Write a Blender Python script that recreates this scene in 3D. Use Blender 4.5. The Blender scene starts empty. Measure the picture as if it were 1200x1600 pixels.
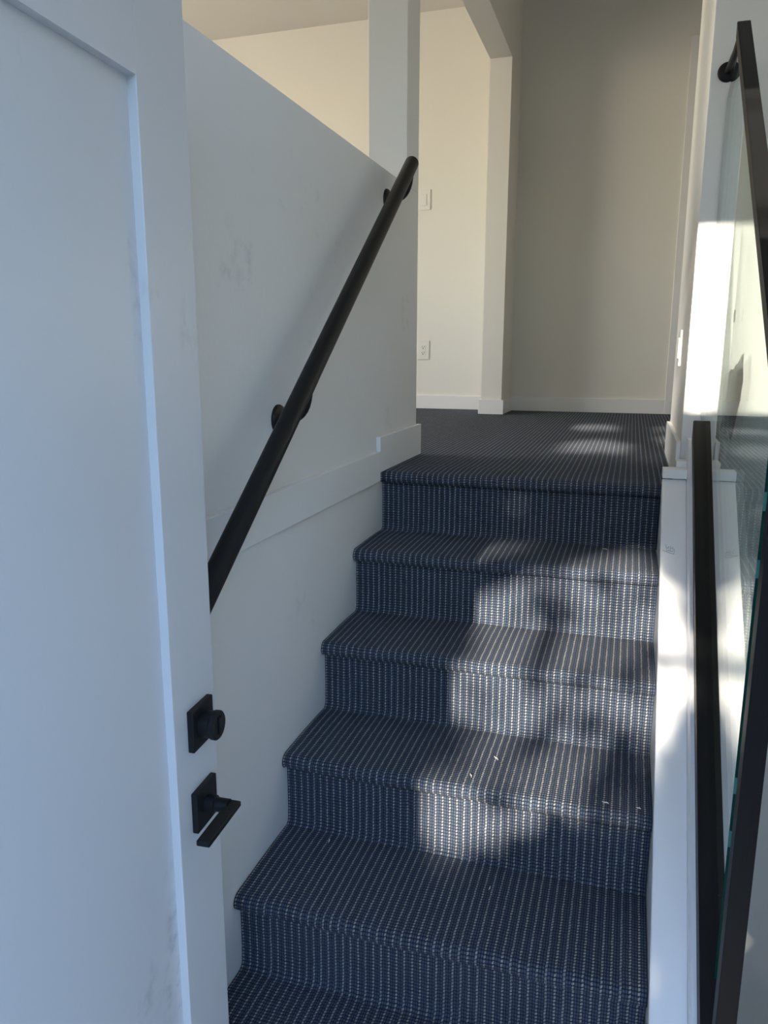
import bpy, bmesh, math, random
from mathutils import Vector, Matrix
random.seed(7)
scene = bpy.context.scene
COL = scene.collection
R = math.radians

# ------------------------------------------------------------------ camera
EYE = 1.51                                   # lens height above the entry floor
PITCH, YAW, ROLL = R(11.7), R(17.6), R(0.1)
fwd = Vector((-math.sin(YAW)*math.cos(PITCH), math.cos(YAW)*math.cos(PITCH), -math.sin(PITCH)))
rt = Vector((math.cos(YAW), math.sin(YAW), 0))
up = rt.cross(fwd)
r2 = math.cos(ROLL)*rt + math.sin(ROLL)*up
u2 = -math.sin(ROLL)*rt + math.cos(ROLL)*up
cam_data = bpy.data.cameras.new('camera')
cam = bpy.data.objects.new('camera', cam_data)
COL.objects.link(cam)
cam.matrix_world = Matrix((
    (r2.x, u2.x, -fwd.x, 0), (r2.y, u2.y, -fwd.y, 0), (r2.z, u2.z, -fwd.z, EYE), (0, 0, 0, 1)))
cam_data.sensor_fit = 'VERTICAL'
cam_data.sensor_height = 32.0
cam_data.lens = 32.0*1202/1600
cam_data.clip_start = 0.01
scene.camera = cam

# ------------------------------------------------------------------ sky, sun, exposure
SUN_DIR = Vector((0.055, 1.0, -0.37)).normalized()          # direction the sunlight travels
world = bpy.data.worlds.new('sky')
scene.world = world
world.use_nodes = True
wn = world.node_tree
for n in list(wn.nodes):
    wn.nodes.remove(n)
w_out = wn.nodes.new('ShaderNodeOutputWorld')
w_bg = wn.nodes.new('ShaderNodeBackground')
w_sky = wn.nodes.new('ShaderNodeTexSky')
w_sky.sky_type = 'NISHITA'
w_sky.sun_disc = False
w_sky.sun_elevation = math.asin(-SUN_DIR.z)
w_sky.sun_rotation = math.atan2(-SUN_DIR.x, -SUN_DIR.y)
w_sky.air_density = 1.0
w_sky.dust_density = 0.3
w_sky.ozone_density = 2.4
w_bg.inputs['Strength'].default_value = 0.88
w_tint = wn.nodes.new('ShaderNodeMix')
w_tint.data_type = 'RGBA'
w_tint.blend_type = 'MULTIPLY'
w_tint.inputs[0].default_value = 1.0
w_tint.inputs[7].default_value = (0.95, 1.0, 1.07, 1.0)
wn.links.new(w_sky.outputs[0], w_tint.inputs[6])
wn.links.new(w_tint.outputs[2], w_bg.inputs['Color'])
wn.links.new(w_bg.outputs[0], w_out.inputs['Surface'])

sun_data = bpy.data.lights.new('sun', 'SUN')
sun_data.energy = 10.0
sun_data.angle = R(0.53)
sun_data.color = (1.0, 0.90, 0.76)
sun = bpy.data.objects.new('sun', sun_data)
sun.rotation_euler = SUN_DIR.to_track_quat('-Z', 'Y').to_euler()
sun.location = (0, -6, 6)
COL.objects.link(sun)

def window_light(name, loc, direction, sx, sy, power, color):
    d = bpy.data.lights.new(name, 'AREA')
    d.shape = 'RECTANGLE'
    d.size, d.size_y = sx, sy
    d.energy = power
    d.color = color
    o = bpy.data.objects.new(name, d)
    o.location = loc
    o.rotation_euler = Vector(direction).to_track_quat('-Z', 'Z').to_euler()
    COL.objects.link(o)
    return o
# daylight entering the upper living room through the window in its left wall
window_light('living_window_daylight', (-4.55, 2.5, 2.45), (1, 0, -0.05), 2.4, 1.4, 86, (1.0, 0.85, 0.64))

scene.view_settings.view_transform = 'Standard'
scene.view_settings.look = 'None'
scene.view_settings.gamma = 1.0
scene.view_settings.exposure = 0.35
scene.view_settings.use_curve_mapping = False

# ------------------------------------------------------------------ materials
def new_mat(name):
    m = bpy.data.materials.new(name)
    m.use_nodes = True
    nt = m.node_tree
    for n in list(nt.nodes):
        nt.nodes.remove(n)
    out = nt.nodes.new('ShaderNodeOutputMaterial')
    return m, nt, out

class NT:
    """tiny helper for wiring math nodes"""
    def __init__(self, nt): self.nt = nt
    def node(self, t, **kw):
        n = self.nt.nodes.new(t)
        for k, v in kw.items(): setattr(n, k, v)
        return n
    def link(self, a, b): self.nt.links.new(a, b)
    def put(self, sock, v):
        if isinstance(v, bpy.types.NodeSocket): self.link(v, sock)
        else: sock.default_value = v
    def math(self, op, a, b=None, c=None):
        n = self.node('ShaderNodeMath', operation=op)
        self.put(n.inputs[0], a)
        if b is not None: self.put(n.inputs[1], b)
        if c is not None: self.put(n.inputs[2], c)
        return n.outputs[0]
    def mix(self, f, a, b):
        n = self.node('ShaderNodeMix', data_type='RGBA')
        self.put(n.inputs[0], f); self.put(n.inputs[6], a); self.put(n.inputs[7], b)
        return n.outputs[2]
    def noise(self, vec, scale, detail=3, rough=0.5):
        n = self.node('ShaderNodeTexNoise')
        n.inputs['Scale'].default_value = scale
        n.inputs['Detail'].default_value = detail
        n.inputs['Roughness'].default_value = rough
        if vec is not None: self.link(vec, n.inputs['Vector'])
        return n.outputs[0]
    def ramp(self, f, a, b):
        n = self.node('ShaderNodeMapRange', clamp=True)
        self.put(n.inputs[0], f)
        n.inputs[1].default_value = a; n.inputs[2].default_value = b
        return n.outputs[0]
    def scaled(self, vec, s):
        n = self.node('ShaderNodeMapping')
        self.link(vec, n.inputs[0]); n.inputs['Scale'].default_value = s
        return n.outputs[0]
    def objco(self): return self.node('ShaderNodeTexCoord').outputs['Object']
    def bump(self, h, strength, dist):
        n = self.node('ShaderNodeBump')
        n.inputs['Strength'].default_value = strength
        n.inputs['Distance'].default_value = dist
        self.link(h, n.inputs['Height'])
        return n.outputs[0]

def rgba(c): return (c[0], c[1], c[2], 1.0)

def paint(name, col, rough=0.5, texture=0.12, dirt=None, dirt_amt=0.0, scale=60, smear=(1, 1, 1)):
    m, nt, out = new_mat(name)
    h = NT(nt)
    b = h.node('ShaderNodeBsdfPrincipled')
    co = h.objco()
    big = h.noise(co, 2.3, 2)
    c2 = tuple(x*0.955 for x in col)
    base = h.mix(big, rgba(col), rgba(c2))
    if dirt:
        sm = h.noise(h.scaled(co, smear), 5.0, 5, 0.62)
        mask = h.ramp(sm, 0.60, 0.72)
        fine = h.noise(co, 38, 3)
        mask = h.math('MULTIPLY', mask, h.ramp(fine, 0.45, 0.7))
        base = h.mix(h.math('MULTIPLY', mask, dirt_amt), base, rgba(dirt))
    h.put(b.inputs['Base Color'], base)
    b.inputs['Roughness'].default_value = rough
    orange = h.noise(co, scale, 4)
    h.link(h.bump(orange, texture, 0.0025), b.inputs['Normal'])
    h.link(b.outputs[0], out.inputs['Surface'])
    return m

M = {}
M['wall'] = paint('wall_paint', (0.78, 0.775, 0.755), 0.55, 0.15, (0.35, 0.35, 0.36), 0.35)
M['wall_end'] = paint('brushed_wall_paint', (0.78, 0.77, 0.745), 0.5, 0.15, (0.66, 0.56, 0.42), 0.8, 40, (14, 14, 0.5))
M['upper_wall'] = paint('upper_wall_paint', (0.79, 0.77, 0.71), 0.6, 0.12)
M['ceiling'] = paint('ceiling_paint', (0.80, 0.78, 0.73), 0.8, 0.2)
M['trim'] = paint('trim_paint', (0.82, 0.82, 0.81), 0.35, 0.05)
M['door'] = paint('door_paint', (0.67, 0.675, 0.68), 0.36, 0.05, (0.24, 0.25, 0.28), 0.75, 30, (1, 1, 0.45))
M['curb'] = paint('curb_paint', (0.83, 0.83, 0.83), 0.28, 0.03, (0.4, 0.4, 0.4), 0.25, 30)
M['plate'] = paint('switch_plastic', (0.80, 0.79, 0.75), 0.3, 0.0)
M['slot'] = paint('socket_slot', (0.03, 0.03, 0.03), 0.5, 0.0)
M['torn'] = paint('torn_drywall_paper', (0.032, 0.022, 0.015), 0.9, 0.9, (0.10, 0.08, 0.06), 1.0, 45)
M['pencil'] = paint('pencil_graphite', (0.40, 0.40, 0.41), 0.7, 0.0)
M['lint'] = paint('white_lint', (0.82, 0.80, 0.74), 0.9, 0.0)
M['concrete'] = paint('porch_concrete', (0.28, 0.28, 0.28), 0.9, 0.5)
M['entry_tile'] = paint('entry_tile', (0.42, 0.415, 0.40), 0.5, 0.2)
M['lower_tile'] = paint('lower_level_vinyl', (0.66, 0.65, 0.64), 0.5, 0.2)
M['bark'] = paint('bark', (0.10, 0.075, 0.055), 0.9, 0.9)

def metal(name, col, rough, metallic=0.0, dust=0.0, spec=0.3):
    m, nt, out = new_mat(name)
    h = NT(nt)
    b = h.node('ShaderNodeBsdfPrincipled')
    co = h.objco()
    streak = h.noise(h.scaled(co, (60, 2, 2)), 3.0, 4)
    base = h.mix(h.math('MULTIPLY', streak, 0.6), rgba(col), rgba(tuple(min(1, x*1.7+0.008) for x in col)))
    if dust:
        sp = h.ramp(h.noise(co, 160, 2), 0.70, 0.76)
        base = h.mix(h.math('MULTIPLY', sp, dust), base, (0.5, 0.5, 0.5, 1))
    h.put(b.inputs['Base Color'], base)
    b.inputs['Metallic'].default_value = metallic
    b.inputs['Specular IOR Level'].default_value = spec
    rr = h.math('MULTIPLY_ADD', streak, 0.18, rough-0.08)
    h.put(b.inputs['Roughness'], rr)
    h.link(b.outputs[0], out.inputs['Surface'])
    return m
M['black'] = metal('matte_black_powder_coat', (0.006, 0.0065, 0.007), 0.42, spec=0.22)
M['bronze'] = metal('dark_bronze_metal', (0.006, 0.006, 0.006), 0.42, 0.0, 0.0, 0.16)
M['reflect_tone'] = metal('dusty_brown_reflection', (0.055, 0.050, 0.040), 0.6, 0.0, 0.5, 0.2)  # rail's reflection in the glass put into the colour, plus dust specks
M['leaf'] = paint('leaf', (0.07, 0.13, 0.035), 0.6, 0.0)

# thin architectural glass: Schlick reflection over clear transmission, green tint
def glass_mat():
    m, nt, out = new_mat('clear_glass')
    h = NT(nt)
    lw = h.node('ShaderNodeLayerWeight')
    lw.inputs['Blend'].default_value = 0.5
    f5 = h.math('POWER', lw.outputs['Facing'], 5.0)
    fr = h.math('MULTIPLY_ADD', f5, 0.96, 0.04)
    gl = h.node('ShaderNodeBsdfGlossy')
    gl.inputs['Roughness'].default_value = 0.0
    gl.inputs['Color'].default_value = (0.97, 1.0, 0.985, 1)
    tr = h.node('ShaderNodeBsdfTransparent')
    tr.inputs['Color'].default_value = (0.93, 0.975, 0.955, 1)
    mx = h.node('ShaderNodeMixShader')
    h.link(fr, mx.inputs[0]); h.link(tr.outputs[0], mx.inputs[1]); h.link(gl.outputs[0], mx.inputs[2])
    h.link(mx.outputs[0], out.inputs['Surface'])
    return m
M['glass'] = glass_mat()
M['glass_edge'] = paint('green_glass_edge', (0.006, 0.045, 0.038), 0.12, 0.0)
M['glass_teal'] = paint('teal_setting_block', (0.05, 0.20, 0.175), 0.2, 0.0)

def carpet_mat():
    """loop pile: three dark loops and one pale dashed loop per repeat; UV is in metres
    (u across the stair, v along the run)."""
    m, nt, out = new_mat('striped_loop_carpet')
    h = NT(nt)
    b = h.node('ShaderNodeBsdfPrincipled')
    uv = h.node('ShaderNodeTexCoord').outputs['UV']
    sep = h.node('ShaderNodeSeparateXYZ')
    # wobble so that the yarn rows are not ruler-straight
    wob = h.node('ShaderNodeTexNoise'); wob.inputs['Scale'].default_value = 55; wob.inputs['Detail'].default_value = 2
    h.link(uv, wob.inputs['Vector'])
    wv = h.node('ShaderNodeVectorMath', operation='MULTIPLY_ADD')
    h.link(wob.outputs['Color'], wv.inputs[0]); wv.inputs[1].default_value = (0.0030, 0.0030, 0)
    h.link(uv, wv.inputs[2])
    h.link(wv.outputs[0], sep.inputs[0])
    u, v = sep.outputs[0], sep.outputs[1]
    P, Q = 0.0166, 0.0078
    cu = h.math('DIVIDE', u, P)
    fu = h.math('FRACT', cu)                               # 0..1 inside a repeat
    du = h.math('ABSOLUTE', h.math('SUBTRACT', fu, 0.5))   # 0 on the pale yarn
    stripe = h.ramp(du, 0.16, 0.09)
    # dashes along the pale yarn
    wn_ = h.node('ShaderNodeTexWhiteNoise', noise_dimensions='1D')
    h.link(h.math('FLOOR', cu), wn_.inputs['W'])
    phase = h.math('ADD', h.math('DIVIDE', v, Q), h.math('ADD', h.math('MULTIPLY', wn_.outputs[0], 0.7), h.math('MULTIPLY', fu, 0.9)))
    row = h.math('FRACT', phase)
    dash = h.ramp(h.math('ABSOLUTE', h.math('SUBTRACT', row, 0.5)), 0.40, 0.22)
    n1 = h.noise(uv, 420, 2)
    n2 = h.noise(uv, 26, 3)
    pale = h.math('MULTIPLY', stripe, dash)
    pale = h.math('MULTIPLY', pale, h.ramp(n1, 0.28, 0.62))
    pale = h.math('MULTIPLY', pale, h.math('MULTIPLY_ADD', n2, 1.0, 0.35))
    # dark loops: four per repeat, bumps along both directions
    lu = h.math('ABSOLUTE', h.math('SINE', h.math('MULTIPLY', cu, math.pi*3)))
    lv = h.math('ABSOLUTE', h.math('SINE', h.math('MULTIPLY', h.math('DIVIDE', v, Q), math.pi)))
    loop = h.math('MULTIPLY', h.math('POWER', lu, 0.7), h.math('POWER', lv, 0.7))
    fuzz = h.noise(uv, 900, 2)
    dark = h.mix(loop, (0.003, 0.0045, 0.008, 1), (0.088, 0.120, 0.182, 1))
    flecks = h.ramp(fuzz, 0.60, 0.78)
    dark = h.mix(h.math('MULTIPLY', flecks, 0.55), dark, (0.18, 0.20, 0.24, 1))
    colr = h.mix(pale, dark, (0.60, 0.60, 0.575, 1))
    h.put(b.inputs['Base Color'], colr)
    b.inputs['Roughness'].default_value = 0.95
    b.inputs['Specular IOR Level'].default_value = 0.15
    b.inputs['Sheen Weight'].default_value = 0.04
    b.inputs['Sheen Roughness'].default_value = 0.5
    hgt = h.math('ADD', h.math('MULTIPLY', loop, 0.8), h.math('ADD', h.math('MULTIPLY', pale, 0.6), h.math('MULTIPLY', fuzz, 0.5)))
    h.link(h.bump(hgt, 0.9, 0.0035), b.inputs['Normal'])
    h.link(b.outputs[0], out.inputs['Surface'])
    return m
M['carpet'] = carpet_mat()

# ------------------------------------------------------------------ object helpers
def tag(o, label=None, cat=None, group=None, kind=None):
    if label: o['label'] = label
    if cat: o['category'] = cat
    if group: o['group'] = group
    if kind: o['kind'] = kind
    return o

def empty(name, loc):
    o = bpy.data.objects.new(name, None)
    o.location = loc
    o.empty_display_size = 0.1
    COL.objects.link(o)
    return o

def wloc(o):
    v = Vector(o.location)
    while o.parent:
        o = o.parent
        v += Vector(o.location)
    return v

def finish(name, bm, mats, parent=None, smooth=False, label=None):
    """link bm (world coordinates) as one mesh object with its origin at the base of its bounds"""
    bmesh.ops.recalc_face_normals(bm, faces=bm.faces)
    xs = [v.co for v in bm.verts]
    o0 = Vector(((min(p.x for p in xs)+max(p.x for p in xs))/2, (min(p.y for p in xs)+max(p.y for p in xs))/2, min(p.z for p in xs)))
    for v in bm.verts: v.co -= o0
    me = bpy.data.meshes.new(name)
    bm.to_mesh(me); bm.free()
    if not isinstance(mats, (list, tuple)): mats = [mats]
    for mt in mats: me.materials.append(M[mt] if isinstance(mt, str) else mt)
    for p in me.polygons: p.use_smooth = smooth
    o = bpy.data.objects.new(name, me)
    COL.objects.link(o)
    if parent:
        o.parent = parent
        o.location = o0 - wloc(parent)
    else:
        o.location = o0
    if label: o['label'] = label
    return o

def add_box(bm, lo, hi, xf=None, bevel=0.0, seg=2, mi=0):
    t = bmesh.new()
    c = [(x, y, z) for x in (lo[0], hi[0]) for y in (lo[1], hi[1]) for z in (lo[2], hi[2])]
    vs = [t.verts.new(p) for p in c]
    for f in ((0, 1, 3, 2), (4, 6, 7, 5), (0, 4, 5, 1), (2, 3, 7, 6), (0, 2, 6, 4), (1, 5, 7, 3)):
        t.faces.new([vs[i] for i in f])
    if bevel: bmesh.ops.bevel(t, geom=list(t.edges), offset=bevel, segments=seg, affect='EDGES', profile=0.5)
    join(bm, t, xf, mi)

def join(bm, t, xf=None, mi=0):
    mp = {}
    for v in t.verts:
        p = v.co.copy()
        if xf: p = xf(p)
        mp[v] = bm.verts.new(p)
    for f in t.faces:
        try:
            nf = bm.faces.new([mp[v] for v in f.verts]); nf.material_index = mi
        except ValueError: pass
    t.free()

def add_prism(bm, poly, axis, a, b, mi=0):
    """poly: list of 2D points; axis 'x' -> points are (y,z), 'y' -> (x,z), 'z' -> (x,y)"""
    def pt(p, t):
        return {'x': (t, p[0], p[1]), 'y': (p[0], t, p[1]), 'z': (p[0], p[1], t)}[axis]
    A = [bm.verts.new(pt(p, a)) for p in poly]
    B = [bm.verts.new(pt(p, b)) for p in poly]
    n = len(poly)
    for i in range(n):
        f = bm.faces.new((A[i], A[(i+1) % n], B[(i+1) % n], B[i])); f.material_index = mi
    f = bm.faces.new(A); f.material_index = mi
    f = bm.faces.new(B[::-1]); f.material_index = mi

def add_tube(bm, pts, r, n=20, cap=True):
    """swept tube through pts; r is a radius or a list"""
    pts = [Vector(p) for p in pts]
    rs = r if isinstance(r, (list, tuple)) else [r]*len(pts)
    rings = []
    prev = None
    for i, p in enumerate(pts):
        t = (pts[min(i+1, len(pts)-1)] - pts[max(i-1, 0)]).normalized()
        if prev is None:
            s = t.cross(Vector((0, 0, 1)))
            if s.length < 1e-3: s = t.cross(Vector((1, 0, 0)))
        else:
            s = prev - t*prev.dot(t)
        s.normalize(); prev = s
        q = t.cross(s)
        rings.append([bm.verts.new(p + (s*math.cos(2*math.pi*k/n) + q*math.sin(2*math.pi*k/n))*rs[i]) for k in range(n)])
    for a, b in zip(rings, rings[1:]):
        for k in range(n): bm.faces.new((a[k], a[(k+1) % n], b[(k+1) % n], b[k]))
    if cap:
        bm.faces.new(rings[0]); bm.faces.new(rings[-1][::-1])

def box(name, lo, hi, mat, parent=None, bevel=0.0, xf=None, label=None):
    bm = bmesh.new()
    add_box(bm, lo, hi, xf, bevel)
    return finish(name, bm, mat, parent, label=label)

def struct(o, label, cat): return tag(o, label, cat, kind='structure')

def shade_auto(o, ang=35):
    for p in o.data.polygons: p.use_smooth = True
    try: o.data.set_sharp_from_angle(angle=R(ang))
    except Exception: pass
    return o

# ------------------------------------------------------------------ key dimensions (metres)
XL, XR = -0.735, 0.098            # stair side faces
XW = -0.866                       # living-room face of the half wall
RISE, RUN, OVER = 0.191, 0.2513, 0.027
YN = 2.27                         # landing nosing
ZL = 6*RISE                       # landing floor
YE, XE, YE2 = 2.37, 0.146, 3.05      # wall end right of the landing: face, side, far corner
YB = 5.03                         # back wall
ZC = 3.54                         # ceiling
YF = 0.07                         # inside of the front wall
XFAR, XRT = -4.6, 1.06
SL = RISE/RUN
GX = 0.197                        # glass plane
def zc(y): return 1.172 + SL*(y-2.26)          # curb top
def zr(y): return 1.294 + SL*(y-2.255)         # bottom rail top

# ------------------------------------------------------------------ carpet geometry
def add_carpet_sheet(bm, path, x0, x1, nx=1, wob=0.0, v0=0.0):
    """sheet through path [(y,z)...] extruded in x, UV in metres"""
    uvl = bm.loops.layers.uv.verify()
    vs, d = [], v0
    rows = []
    for i, (y, z) in enumerate(path):
        if i: d += math.hypot(y-path[i-1][0], z-path[i-1][1])
        row = []
        for k in range(nx+1):
            x = x0 + (x1-x0)*k/nx
            w = wob*math.sin(x*17+y*9)*0.6 + wob*math.sin(x*41+z*23)*0.4 if (0 < i < len(path)-1) else 0
            row.append((bm.verts.new((x, y+w, z+w*0.7)), x, d))
        rows.append(row)
    for a, b in zip(rows, rows[1:]):
        for k in range(nx):
            q = [a[k], a[k+1], b[k+1], b[k]]
            f = bm.faces.new([t[0] for t in q])
            f.smooth = True
            for lp, t in zip(f.loops, q): lp[uvl].uv = (t[1]+10, t[2]+10)
    return d

def nose_path(k, yback, r=0.0185):
    """tread surface from yback forward over the rounded nosing to the underside, at step k"""
    yn, z = YN-RUN*k, ZL-RISE*k
    p = [(yback, z+0.0)]
    n = 6
    for i in range(1, n): 
        t = i/n
        y = yback + (yn+r+0.03-yback)*t
        p.append((y, z + 0.0025*math.sin(t*math.pi)))
    for i in range(0, 9):
        a = math.pi/2 + math.pi*i/8
        p.append((yn + r + r*math.cos(a)*1.0, z - r + r*math.sin(a)))
    p.append((yn+OVER+0.001, z-2*r+0.001))
    return p

def carpet_obj(name, path, closing, x0, x1, parent, v0=0.0, wob=0.0, nx=24):
    bm = bmesh.new()
    add_carpet_sheet(bm, path, x0, x1, nx, wob, v0)
    # solid body behind the sheet
    poly = list(path) + closing
    uvl = bm.loops.layers.uv.verify()
    for x in (x0, x1):
        f = bm.faces.new([bm.verts.new((x, y, z)) for y, z in poly])
        for lp in f.loops: lp[uvl].uv = (lp.vert.co.y+3, lp.vert.co.z+3)
    ring = [path[-1]] + closing + [path[0]]
    for a, b in zip(ring, ring[1:]):
        f = bm.faces.new([bm.verts.new(q) for q in ((x0, *a), (x1, *a), (x1, *b), (x0, *b))])
    bmesh.ops.remove_doubles(bm, verts=bm.verts, dist=1e-5)
    o = finish(name, bm, 'carpet', parent)
    return shade_auto(o, 50)

# ================================================================== STRUCTURE
# upper floor: landing, hall and living room in one striped carpet
bm = bmesh.new()
uvl = bm.loops.layers.uv.verify()
np_ = nose_path(0, YN+0.20)
add_carpet_sheet(bm, np_, XL, XR, 24, 0.0012, 0.0)
def flat(x0, x1, y0, y1, z=ZL):
    f = bm.faces.new([bm.verts.new(p) for p in ((x0, y0, z), (x1, y0, z), (x1, y1, z), (x0, y1, z))])
    for lp in f.loops: lp[uvl].uv = (lp.vert.co.x+10, 10-(lp.vert.co.y-YN-0.20))
flat(XL, XR, YN+0.20, YB)
flat(XR, XE, 2.295, YB)
flat(XW, XL, 2.70, YB)
flat(XFAR, XW, YF, YB)
flat(XE, XRT, YE2, YB)
# underside slabs give the floor its depth
for lo, hi in (((XL, 2.32, ZL-0.2), (XE, YB, ZL-0.01)), ((XFAR, YF, ZL-0.2), (XW, YB, ZL-0.01)), ((XE, YE2, ZL-0.2), (XRT, YB, ZL-0.01))):
    add_box(bm, lo, hi)
for f in bm.faces:
    if f.normal.z < -0.5: pass
me_floor = finish('floor', bm, 'carpet')
shade_auto(me_floor, 50)
struct(me_floor, 'dark striped loop carpet floor of the landing, upper hall and living room', 'floor')

# entry floor by the door and the lower-level floor beyond the glass
struct(box('floor_entry', (-0.74, -0.05, -0.15), (XRT, 1.03, 0.0), 'entry_tile'), 'grey entry floor between the front door and the first step', 'floor')
struct(box('floor_lower', (0.232, 1.03, -1.30), (XRT, YE, -1.15), 'lower_tile'), 'grey floor of the lower level beyond the glass guard', 'floor')

# half wall left of the stairs, with the wall continuing down to the entry floor
wl = box('wall_left', (XW, YF, -0.05), (XL, 2.70, 2.043), 'wall', bevel=0.002)
struct(wl, 'pale grey half wall beside the carpeted stairs carrying the black handrail', 'wall')
wp = box('wall_column', (XW, 2.555, 2.043), (XL, 2.70, ZC), 'wall', bevel=0.002)
struct(wp, 'square white column rising from the end of the half wall', 'column')
# partition between hall and living room: pier at the back plus header over the opening
bm = bmesh.new()
add_box(bm, (XW, 4.68, ZL), (-0.743, YB, ZC))
add_box(bm, (XW, 2.70, 3.119), (-0.743, 4.68, ZC))
add_box(bm, (XW, YF, 3.119), (-0.743, 2.555, ZC))
struct(finish('wall_partition', bm, 'upper_wall'), 'cream pier and header framing the opening to the living room', 'wall')
wb = box('wall_back', (XFAR, YB, -1.3), (XRT, YB+0.1, ZC), 'upper_wall')
struct(wb, 'cream back wall at the far end of the hall and living room', 'wall')
bm = bmesh.new()
WY0, WY1, WZ0, WZ1 = 1.3, 3.7, 1.75, 3.15
for a, b in (((-0.06, ZL-0.2), (WY0, ZC)), ((WY1, ZL-0.2), (YB, ZC)), ((WY0, ZL-0.2), (WY1, WZ0)), ((WY0, WZ1), (WY1, ZC))):
    add_box(bm, (XFAR-0.1, a[0], a[1]), (XFAR, b[0], b[1]))
struct(finish('wall_far_left', bm, 'upper_wall'), 'cream left wall of the upper living room with its window, out of view', 'wall')
struct(box('wall_far_right', (XRT, -0.06, -1.3), (XRT+0.1, YB, ZC), 'wall'), 'white wall on the far side of the lower stair well', 'wall')
struct(box('ceiling', (XFAR, -0.06, ZC), (XRT, YB, ZC+0.1), 'ceiling'), 'off-white ceiling over the living room and stairs', 'ceiling')
bm = bmesh.new()
add_box(bm, (XE, YE, ZL-0.02), (XRT, YE2, ZC), None, 0.002)
add_box(bm, (XE, YE, -1.3), (XRT, YE+0.12, ZL-0.02))
wr = finish('wall_right', bm, 'wall_end')
struct(wr, 'white wall end at the right of the landing, sunlit and behind the glass', 'wall')

# front wall with door opening and transom above it
bm = bmesh.new()
DX0, DX1, DH = -0.492, 0.42, 2.03
TZ0, TZ1 = 2.196, 2.75
for lo, hi in (((XFAR, -1.3), (DX0, ZC)),
               ((DX0, DH), (DX1, TZ0)), ((DX0, TZ1), (DX1, ZC)), ((DX1, -1.3), (XRT, ZC)), ((DX0, -1.3), (DX1, -0.15))):
    add_box(bm, (lo[0], -0.06, lo[1]), (hi[0], YF, hi[1]))
struct(finish('wall_front', bm, 'wall'), 'front wall around the open doorway behind the viewer', 'wall')

# baseboards and trim
TH = 0.015
bl = box('baseboard_left', (XL, 2.235, ZL+0.002), (XL+TH, 2.715, 1.257), 'trim', bevel=0.0015)
struct(bl, 'white baseboard on the half wall at landing level', 'baseboard')
t1 = box('trim_1', (XL, YF, 1.121), (XL+TH, 2.235, 1.213), 'trim', bevel=0.0015)
struct(t1, 'white horizontal trim band running along the half wall below the handrail', 'trim')
bm = bmesh.new()
add_box(bm, (-0.743, YB-TH, ZL), (0.20, YB, 1.233), None, 0.0015)
add_box(bm, (XFAR, YB-TH, ZL), (XW-TH, YB, 1.233), None, 0.0015)
struct(finish('baseboard_back', bm, 'trim'), 'white baseboard along the cream back wall', 'baseboard')
bm = bmesh.new()
add_box(bm, (XW-TH, 4.665, ZL), (-0.743+TH, 4.68, 1.232), None, 0.0015)
add_box(bm, (-0.743, 4.68, ZL), (-0.743+TH, YB-TH, 1.232), None, 0.0015)
add_box(bm, (XW-TH, 4.68, ZL), (XW, YB-TH, 1.232), None, 0.0015)
struct(finish('baseboard_partition', bm, 'trim'), 'white baseboard wrapping the foot of the pier', 'baseboard')
br = box('baseboard_right', (XE-0.012, YE-0.010, ZL), (XE, YE2+0.01, 1.262), 'trim', bevel=0.0015)
struct(br, 'white baseboard on the wall at the right edge of the landing', 'baseboard')

# hall door and its casing at the far right of the back wall
d2 = empty('door_2', (0.62, YB, ZL))
struct(d2, 'white closed door with casing at the right of the back wall', 'door')
box('casing', (0.20, YB-0.018, ZL), (0.265, YB, 3.24), 'trim', d2, 0.002)
box('casing', (0.975, YB-0.018, ZL), (1.04, YB, 3.24), 'trim', d2, 0.002)
box('casing', (0.265, YB-0.018, 3.175), (0.975, YB, 3.24), 'trim', d2, 0.002)
box('door_leaf', (0.268, YB-0.006, ZL+0.01), (0.972, YB, 3.172), 'door', d2)

# curb (stringer) between the stairs and the glass
cw = empty('stringer_wall', (0.165, 1.7, 0))
struct(cw, 'white sloping curb wall along the right side of the stairs', 'curb')
bm = bmesh.new()
add_prism(bm, [(1.03, -1.15), (1.03, zc(1.03)), (2.255, zc(2.255)), (2.255, -1.15)], 'x', XR, 0.162)
bmesh.ops.bevel(bm, geom=[e for e in bm.edges], offset=0.002, segments=1, affect='EDGES')
finish('curb_cap', bm, 'curb', cw)
bm = bmesh.new()
add_prism(bm, [(1.03, -1.15), (1.03, zc(1.03)+0.07), (2.30, zc(2.30)+0.07), (YE, zc(2.30)+0.07), (YE, -1.15)], 'x', 0.162, 0.228)
finish('curb_core', bm, 'curb', cw)
bm = bmesh.new()
add_box(bm, (XR, 2.245, zc(2.255)+0.002), (0.162, 2.295, 1.196), None, 0.0015)
finish('ledge_board', bm, 'trim', cw)
box('ledge_block', (XE-0.012, 2.297, ZL), (0.1625, YE-0.011, 1.212), 'trim', cw, 0.0015)

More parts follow.
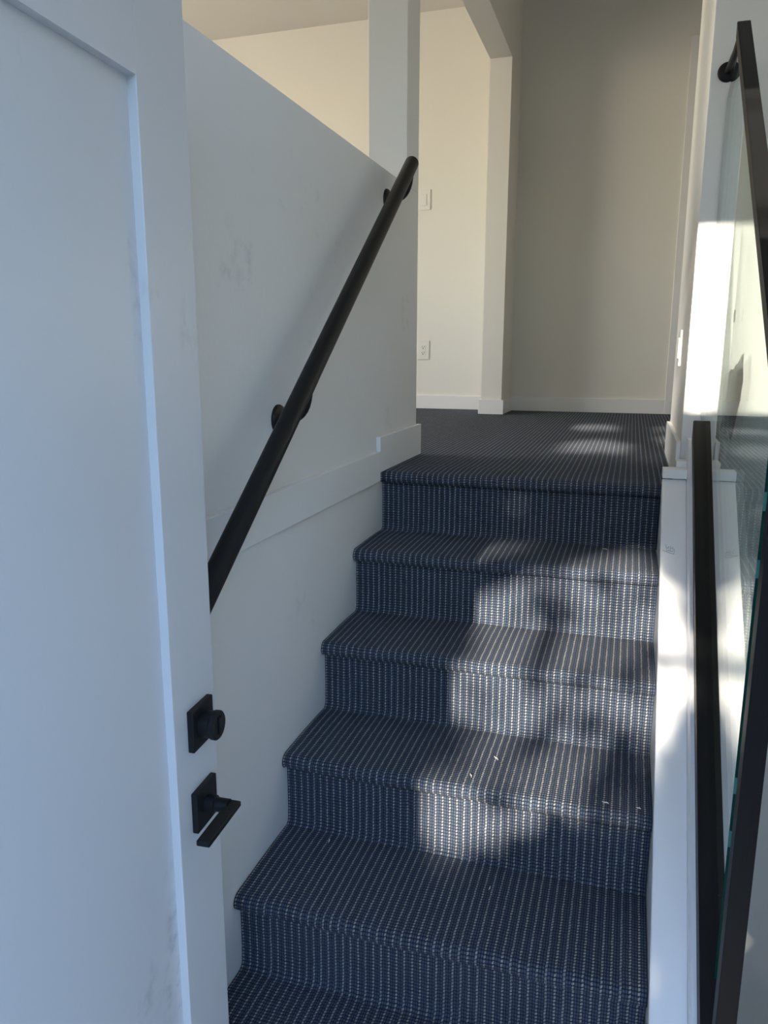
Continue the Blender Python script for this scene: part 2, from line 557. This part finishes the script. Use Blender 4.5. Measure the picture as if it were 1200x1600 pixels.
pm = bmesh.new()
def stroke(x0, y0, x1, y1, w=0.0011):
    d = Vector((x1-x0, y1-y0, 0)).normalized(); n_ = Vector((-d.y, d.x, 0))*w/2
    q = [(x0-n_.x, y0-n_.y), (x1-n_.x, y1-n_.y), (x1+n_.x, y1+n_.y), (x0+n_.x, y0+n_.y)]
    lo_ = [pm.verts.new((a, b, zc(b)-0.0003)) for a, b in q]; hi_ = [pm.verts.new((a, b, zc(b)+0.0004)) for a, b in q]
    for i_ in range(4): pm.faces.new((lo_[i_], lo_[(i_+1) % 4], hi_[(i_+1) % 4], hi_[i_]))
    pm.faces.new(hi_); pm.faces.new(lo_[::-1])
for a in ((0.103, 2.050, 0.116, 2.045), (0.116, 2.045, 0.131, 2.042), (0.131, 2.042, 0.132, 2.056), (0.110, 2.066, 0.113, 2.054), (0.113, 2.054, 0.118, 2.061),
          (0.118, 2.061, 0.119, 2.052), (0.122, 2.062, 0.122, 2.051), (0.122, 2.057, 0.128, 2.057), (0.128, 2.061, 0.129, 2.051), (0.112, 2.050, 0.129, 2.0485)): stroke(*a)
finish('pencil_mark', pm, 'pencil', cw, label='faint pencil scribble on the curb')

# ================================================================== STAIRCASE
st = empty('staircase', ((XL+XR)/2, 1.03, 0))
struct(st, 'carpeted stairs climbing from the entry to the landing in dark striped loop pile', 'staircase')
vcur = 0.0
for k in range(0, 6):
    yr, ztop, zbot = YN-RUN*k+OVER, ZL-RISE*k-0.036, ZL-RISE*(k+1)
    p = [(yr, ztop), (yr+0.001, ztop-0.05), (yr+0.001, zbot+0.05), (yr-0.001, zbot+0.014), (yr-0.005, zbot+0.006), (yr-0.012, zbot+0.001)]
    carpet_obj('riser', p, [(yr+0.012, zbot+0.001), (yr+0.012, ztop)], XL+0.001, XR-0.001, st, vcur+0.30*k, 0.0008)
    if k < 5:
        j = k+1
        q = nose_path(j, YN-RUN*k+OVER+0.012)
        carpet_obj('tread', q, [(YN-RUN*k+OVER+0.012, ZL-RISE*j-0.036)], XL+0.001, XR-0.001, st, 0.17*k, 0.0016)

rnd = random.Random(5)
CRUMB = ['third tread below the landing, leftmost, near the nosing', 'first tread below the landing', 'third tread below the landing, second from the left',
         'third tread below the landing, at the back beside the riser', 'third tread below the landing, second from the white curb', 'third tread below the landing, nearest the white curb',
         'fourth tread below the landing, near its middle', 'fourth tread below the landing, at the left by the riser', 'lowest visible tread, the right one of two', 'lowest visible tread, the left one of two']
for i, (x, y, z) in enumerate([(-0.290, 1.564, 0.573), (-0.043, 2.233, 0.955), (-0.248, 1.656, 0.573), (-0.104, 1.789, 0.573), (0.003, 1.545, 0.573), (0.070, 1.545, 0.573),
                  (-0.222, 1.453, 0.382), (-0.610, 1.50, 0.382), (-0.36, 1.205, 0.191), (-0.43, 1.16, 0.191)]):
    bm = bmesh.new()
    a = rnd.uniform(0, 3.1); l = rnd.uniform(0.004, 0.009)
    d = Vector((math.cos(a), math.sin(a), 0))*l
    c = Vector((x, y, z+0.004))
    add_tube(bm, [c-d, c-d*0.3+Vector((0.001, 0.001, 0.001)), c+d*0.4, c+d+Vector((0, 0, 0.001))], [0.0006, 0.0013, 0.0011, 0.0005], 6)
    tag(finish('lint_crumb', bm, 'lint'), 'pale lint crumb on the ' + CRUMB[i], 'lint', 'lint crumbs on the stairs')

# ================================================================== OPEN FRONT DOOR
TD = R(-3.724)
dn = Vector((math.cos(TD), -math.sin(TD), 0))       # out of the visible face
da = Vector((math.sin(TD), math.cos(TD), 0))        # along the leaf, hinge -> latch
DB = dn*(-0.535)
def dxf(p):                                          # (along, out, z) -> world
    return DB + da*p.x + dn*p.y + Vector((0, 0, p.z))
A0, A1, STL = 0.131, 1.041, 0.127
DT, RC = 0.044, 0.013
DZ0, DZ1 = 0.012, 1.985
PZ0, PZ1 = 0.25, 1.838
d1 = empty('door_1', dxf(Vector((0.58, 0, 0.0))))
struct(d1, 'white front door with recessed panel swung open against the half wall', 'door')
box('stile', (A1-STL, -DT, DZ0), (A1, 0, DZ1), 'door', d1, 0.0012, dxf)
box('stile', (A0, -DT, DZ0), (A0+STL, 0, DZ1), 'door', d1, 0.0012, dxf)
box('rail', (A0+STL, -DT, PZ1), (A1-STL, 0, DZ1), 'door', d1, 0.0, dxf)
box('rail', (A0+STL, -DT, DZ0), (A1-STL, 0, PZ0), 'door', d1, 0.0, dxf)
box('panel', (A0+STL-0.004, -DT+0.012, PZ0-0.004), (A1-STL+0.004, -RC, PZ1+0.004), 'door', d1, 0.0, dxf)

def rosette(name, z, lab):
    bm = bmesh.new()
    add_box(bm, (LA-0.033, 0.0, z-0.033), (LA+0.033, 0.010, z+0.033), dxf, 0.0015)
    return finish(name, bm, 'black', d1, label=lab)
LA = 0.984
zb, zl = 0.957, 0.823
rb = rosette('deadbolt', zb, 'black square deadbolt plate with round thumb turn')
bm = bmesh.new()
c = Vector((LA, 0, zb))
add_tube(bm, [dxf(c+Vector((0, t, 0))) for t in (0.010, 0.026, 0.0275, 0.034, 0.036)], [0.021, 0.021, 0.0225, 0.0225, 0.0205], 36)
shade_auto(finish('cylinder', bm, 'black', rb))
bm = bmesh.new()
add_box(bm, (LA-0.004, 0.036, zb-0.014), (LA+0.004, 0.039, zb+0.014), dxf, 0.001)
finish('keyway', bm, 'black', rb)
rl = rosette('lever_handle', zl, 'black square plate with flat door lever')
bm = bmesh.new()
c = Vector((LA, 0, zl))
add_tube(bm, [dxf(c+Vector((0, t, 0))) for t in (0.010, 0.024, 0.025, 0.046)], [0.0135, 0.0135, 0.011, 0.011], 28)
shade_auto(finish('stem', bm, 'black', rl))
bm = bmesh.new()
add_box(bm, (LA-0.097, 0.040, zl-0.0045), (LA+0.012, 0.061, zl+0.0045), dxf, 0.002, 3)
finish('lever', bm, 'black', rl)

# ================================================================== HANDRAIL
hx = -0.66
def hz(y): return EYE + 0.531 + 0.7545*(y-2.323)
hr = empty('handrail', (hx, 1.70, 1.0))
tag(hr, 'round black metal handrail climbing the half wall left of the stairs', 'handrail')
ya, yb = 0.985, 2.352
bm = bmesh.new()
e = Vector((0, 1, 0.7545)).normalized()
pa, pb = Vector((hx, ya, hz(ya))), Vector((hx, yb, hz(yb)))
rad = 0.0205
add_tube(bm, [pa, pa+e*0.003, pa+e*0.006, pb-e*0.006, pb-e*0.003, pb], [rad*0.86, rad*0.96, rad, rad, rad*0.96, rad*0.86], 36)
shade_auto(finish('tube', bm, 'black', hr))
for by, bz in ((2.337, 1.957), (1.545, 1.366), (1.02, 0.972)):
    bm = bmesh.new()
    add_tube(bm, [(XL, by, bz), (XL+0.004, by, bz), (XL+0.007, by, bz), (XL+0.010, by, bz)], [0.033, 0.033, 0.031, 0.022], 32)
    br_ = shade_auto(finish('bracket_flange', bm, 'black', hr))
    for sx, sz in ((-1, 1), (1, 1), (0, -1)):
        bm = bmesh.new()
        add_tube(bm, [(XL+0.007, by+sx*0.017, bz+sz*0.012), (XL+0.010, by+sx*0.017, bz+sz*0.012)], 0.004, 10)
        finish('screw', bm, 'black', br_)
    top = Vector((hx, by+0.004, hz(by+0.004)-rad+0.001))
    bm = bmesh.new()
    pts = []
    P0, P1, P2 = Vector((XL+0.008, by, bz)), Vector((hx, by, bz-0.010)), top
    for i in range(11):
        t = i/10
        pts.append(P0*(1-t)**2 + P1*2*t*(1-t) + P2*t*t)
    add_tube(bm, pts, 0.0075, 14)
    shade_auto(finish('bracket_arm', bm, 'black', hr))
    bm = bmesh.new()                                  # saddle plate under the tube
    s0, s1 = top - e*0.030, top + e*0.030
    add_tube(bm, [s0, s0+e*0.004, s1-e*0.004, s1], [0.008, 0.0125, 0.0125, 0.008], 16)
    shade_auto(finish('saddle', bm, 'black', hr))

# ================================================================== GLASS GUARD
gg = empty('glass_guard', (GX, 1.7, 0.5))
tag(gg, 'clear glass guard with dark bronze rails and post at the right of the stairs', 'railing')
Y0, Y1 = 1.12, 2.30
bm = bmesh.new()                                       # bottom channel
add_prism(bm, [(Y0, zr(Y0)-0.055), (Y0, zr(Y0)), (Y1, zr(Y1)), (Y1, zr(Y1)-0.055)], 'x', GX-0.027, GX+0.027)
bmesh.ops.bevel(bm, geom=list(bm.edges), offset=0.0015, segments=2, affect='EDGES')
finish('bottom_rail', bm, 'bronze', gg)
bm = bmesh.new()                                       # added strip: brown glass reflection painted over the channel's far half, dusted
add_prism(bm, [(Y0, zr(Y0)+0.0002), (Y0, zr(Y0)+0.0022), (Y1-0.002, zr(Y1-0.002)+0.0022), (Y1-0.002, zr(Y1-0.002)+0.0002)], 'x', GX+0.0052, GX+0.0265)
finish('reflection_strip', bm, 'reflect_tone', gg)
def zt(y): return 2.222 + 0.80*(y-2.135)               # underside of the top rail
bm = bmesh.new()
add_prism(bm, [(1.092, zt(1.092)), (1.092, zt(1.092)+0.036), (2.150, zt(2.15)+0.036), (2.150, zt(2.15))], 'x', GX-0.0145, GX+0.0145)
bmesh.ops.bevel(bm, geom=list(bm.edges), offset=0.001, segments=2, affect='EDGES')
finish('top_rail', bm, 'bronze', gg)
bm = bmesh.new()                                       # lower post
add_box(bm, (GX-0.0145, 1.092, zc(1.10)-0.2), (GX+0.0145, 1.122, zt(1.092)+0.002), None, 0.001)
finish('post', bm, 'bronze', gg)
bm = bmesh.new()                                       # foot of the post
add_box(bm, (GX-0.027, 1.085, zc(1.10)+0.03), (GX+0.027, 1.128, zr(1.12)+0.01), None, 0.002)
finish('post_foot', bm, 'bronze', gg)
gy0, gy1 = 1.205, 2.362
bm = bmesh.new()
def glass_poly():
    return [(gy0, zr(gy0)-0.03), (gy0, zt(gy0)+0.006), (2.14, zt(2.14)+0.006), (gy1, 2.165), (gy1, zr(gy1)-0.03)]
add_prism(bm, glass_poly(), 'x', GX-0.005, GX+0.005)
bm.faces.ensure_lookup_table()
for f in bm.faces:
    f.normal_update()
    f.material_index = 0 if abs(f.normal.x) > 0.9 else 1
finish('glass_pane', bm, ['glass', 'glass_edge'], gg)
for zz in (0.743, 0.836, 1.186, 1.287):                    # teal setting blocks on the near edge of the pane
    bm = bmesh.new()
    add_box(bm, (GX-0.0055, gy0-0.004, zz), (GX+0.0055, gy0-0.0005, zz+0.028), None, 0.001)
    finish('setting_block', bm, 'glass_teal', gg)
# return arm and wall flange at the upper end of the top rail
bm = bmesh.new()
add_tube(bm, [(GX, 2.146, zt(2.146)+0.016), (GX-0.003, 2.24, 2.234), (GX-0.009, YE-0.012, 2.229)], [0.010, 0.009, 0.008], 14)
shade_auto(finish('return_arm', bm, 'bronze', gg))
bm = bmesh.new()
add_tube(bm, [(0.188, YE-t, 2.229) for t in (0, 0.004, 0.007, 0.010)], [0.0245, 0.0245, 0.022, 0.012], 28)
shade_auto(finish('wall_flange', bm, 'bronze', gg))

# ================================================================== SWITCHES, OUTLET, WALL DAMAGE
def plate_back(name, x1, z0, z1, label, cat, outlet=False):
    x0 = x1-0.082
    t = empty(name, ((x0+x1)/2, YB, z0))
    tag(t, label, cat)
    box('cover_plate', (x0, YB-0.006, z0), (x1, YB, z1), 'plate', t, 0.002)
    xm, zm = (x0+x1)/2, (z0+z1)/2
    if not outlet:
        box('rocker', (xm-0.0165, YB-0.0095, zm-0.034), (xm+0.0165, YB-0.005, zm+0.034), 'plate', t, 0.0015)
    else:
        for s in (-1, 1):
            f = box('socket', (xm-0.0165, YB-0.008, zm+s*0.0185-0.015), (xm+0.0165, YB-0.005, zm+s*0.0185+0.015), 'plate', t, 0.001)
            for dx in (-0.0065, 0.0065):
                box('slot', (xm+dx-0.0012, YB-0.0086, zm+s*0.0185-0.002), (xm+dx+0.0012, YB-0.0078, zm+s*0.0185+0.008), 'slot', f)
            box('slot', (xm-0.003, YB-0.0086, zm+s*0.0185-0.011), (xm+0.003, YB-0.0078, zm+s*0.0185-0.005), 'slot', f)
plate_back('light_switch', -1.288, 2.400, 2.523, 'white rocker light switch on the cream living room back wall', 'light switch')
plate_back('wall_outlet', -1.284, 1.466, 1.589, 'white double wall outlet low on the cream back wall', 'outlet', True)
t = empty('light_switch', (XE, 2.735, 1.469))
tag(t, 'white cover plate seen edge-on on the sunlit wall end right of the landing', 'wall plate')
box('cover_plate', (XE-0.0065, 2.695, 1.469), (XE, 2.775, 1.583), 'plate', t, 0.002)
box('rocker', (XE-0.010, 2.719, 1.493), (XE-0.005, 2.751, 1.559), 'plate', t, 0.0015)

# torn drywall paper on the wall behind the glass
torn = [(0.279, 1.268), (0.283, 1.300), (0.279, 1.345), (0.278, 1.395), (0.277, 1.425), (0.283, 1.448), (0.291, 1.452), (0.297, 1.462), (0.303, 1.459),
        (0.308, 1.474), (0.315, 1.480), (0.324, 1.505), (0.329, 1.511), (0.330, 1.470), (0.334, 1.420), (0.331, 1.392), (0.332, 1.372), (0.326, 1.330), (0.318, 1.258), (0.313, 1.235), (0.305, 1.262), (0.291, 1.257)]
bm = bmesh.new()
TK = YE/2.68
add_prism(bm, [(x*TK, EYE+(z-EYE)*TK) for x, z in torn], 'y', YE-0.0025, YE+0.0005)
finish('torn_paper', bm, 'torn', wr, label='torn brown drywall paper patch')
bm = bmesh.new()
add_prism(bm, [(x*TK, EYE+(z-EYE)*TK) for x, z in [(0.289, 1.606), (0.292, 1.604), (0.2945, 1.612), (0.2940, 1.640), (0.2905, 1.643), (0.2885, 1.630)]], 'y', YE-0.002, YE+0.0005)
finish('torn_paper', bm, 'torn', wr, label='small brown nick in the paint')

# ================================================================== OUTDOORS (gives the daylight and the dappled shade)
struct(box('porch_floor', (-30, -40, -0.25), (30, -0.06, -0.04), 'concrete'), 'pale concrete outside the front door', 'ground')

def sun_pt(u, v, y):                       # a point of the sun ray that crosses y=0 at (u, v)
    return Vector((u+0.055*y, y, EYE+v-0.37*y))
CLEAR = [  # openings in the foliage: (u, v, ru, rv, share of leaves left)
    (-0.44, 0.12, 0.10, 0.14, 0.03), (-0.09, 0.09, 0.10, 0.13, 0.03), (0.05, -0.04, 0.05, 0.08, 0.16), (0.02, 0.13, 0.03, 0.06, 0.10),
    (-0.22, 0.225, 0.28, 0.04, 0.09),
    (-0.36, -0.18, 0.16, 0.11, 0.08), (-0.04, -0.17, 0.07, 0.10, 0.05), (-0.30, -0.04, 0.18, 0.06, 0.09), (-0.25, -0.33, 0.18, 0.06, 0.10),
    (-0.27, 0.12, 0.12, 0.14, 0.11), (-0.15, -0.18, 0.10, 0.10, 0.12),
    (-0.43, -0.46, 0.09, 0.10, 0.03), (-0.31, -0.44, 0.08, 0.07, 0.12), (-0.12, -0.38, 0.10, 0.03, 0.25),
    (-0.39, 1.11, 0.11, 0.07, 0.0), (-0.29, 0.81, 0.14, 0.09, 0.0), (-0.03, 0.95, 0.03, 0.12, 0.12), (-0.03, 1.13, 0.07, 0.03, 0.0),
    (0.13, 0.99, 0.13, 0.12, 0.0), (0.13, 0.97, 0.13, 0.42, 0.045), (0.33, 0.98, 0.15, 0.40, 0.05)]
tree = empty('shade_tree', (-0.4, -5.2, -0.04))
tag(tree, 'leafy tree outside the front door behind the viewer', 'tree')
bm = bmesh.new()
add_tube(bm, [(-1.6, -5.2, -0.04), (-1.55, -5.2, 1.5), (-1.4, -5.2, 3.2), (-1.1, -5.1, 4.6), (-0.9, -5.0, 6.0)], [0.17, 0.14, 0.12, 0.09, 0.04], 12)
add_tube(bm, [(-1.42, -5.2, 3.0), (-0.9, -5.15, 3.5), (-0.1, -5.1, 3.85), (1.0, -5.0, 4.3)], [0.08, 0.06, 0.045, 0.02], 8)
add_tube(bm, [(-1.12, -5.1, 4.4), (-0.6, -5.1, 4.75), (0.2, -5.0, 4.95), (1.2, -4.9, 5.6)], [0.07, 0.05, 0.04, 0.015], 8)
finish('trunk', bm, 'bark', tree, True)
bm = bmesh.new()
rnd = random.Random(11)
for i in range(13000):
    u, v, y = rnd.uniform(-1.0, 1.0), rnd.uniform(-1.2, 1.6), rnd.uniform(-6.0, -4.6)
    s = rnd.uniform(0.030, 0.055)
    keep = 1.0
    for a, b, ra, rb_, kp in CLEAR:
        if ((u-a)/(ra+0.02))**2 + ((v-b)/(rb_+0.02))**2 < 1: keep = min(keep, kp)
    if rnd.random() > keep: continue
    c = sun_pt(u, v, y)
    q = Matrix.Rotation(rnd.uniform(0, 6.28), 3, 'Z') @ Matrix.Rotation(rnd.uniform(-0.9, 0.9)+1.2, 3, 'X') @ Matrix.Rotation(rnd.uniform(0, 6.28), 3, 'Z')
    pts = [(-s*1.5, 0, 0), (-s*0.3, s*0.62, s*0.12), (s*0.8, s*0.4, s*0.1), (s*1.6, 0, -s*0.1), (s*0.8, -s*0.4, s*0.1), (-s*0.3, -s*0.62, s*0.12)]
    vs = [bm.verts.new(c + q @ Vector(p)) for p in pts]
    bm.faces.new((vs[0], vs[1], vs[2], vs[3])); bm.faces.new((vs[0], vs[3], vs[4], vs[5]))
fo = finish('foliage', bm, 'leaf', tree)
fo['kind'] = 'stuff'
# unseen bank of leaves, added to darken the low outdoors
hd = empty('added_hedge', (0, -8.6, -0.04))
tag(hd, 'unseen leafy bank added behind the viewer to darken the low outdoors', 'added_hedge')
bm = bmesh.new()
bmesh.ops.create_grid(bm, x_segments=90, y_segments=26, size=1)
hv = bm.verts
rnd = random.Random(3)
for v in hv:
    x, q = v.co.x*13, (v.co.y+1)/2
    a = q*math.pi
    v.co = Vector((x + rnd.uniform(-.1, .1), -8.6 - 0.8*math.cos(a) + rnd.uniform(-.16, .16), -0.04 + 2.9*min(1, math.sin(a)*1.6) + rnd.uniform(-.22, .08)*math.sin(a)))
finish('added_hedge_body', bm, 'leaf', hd)
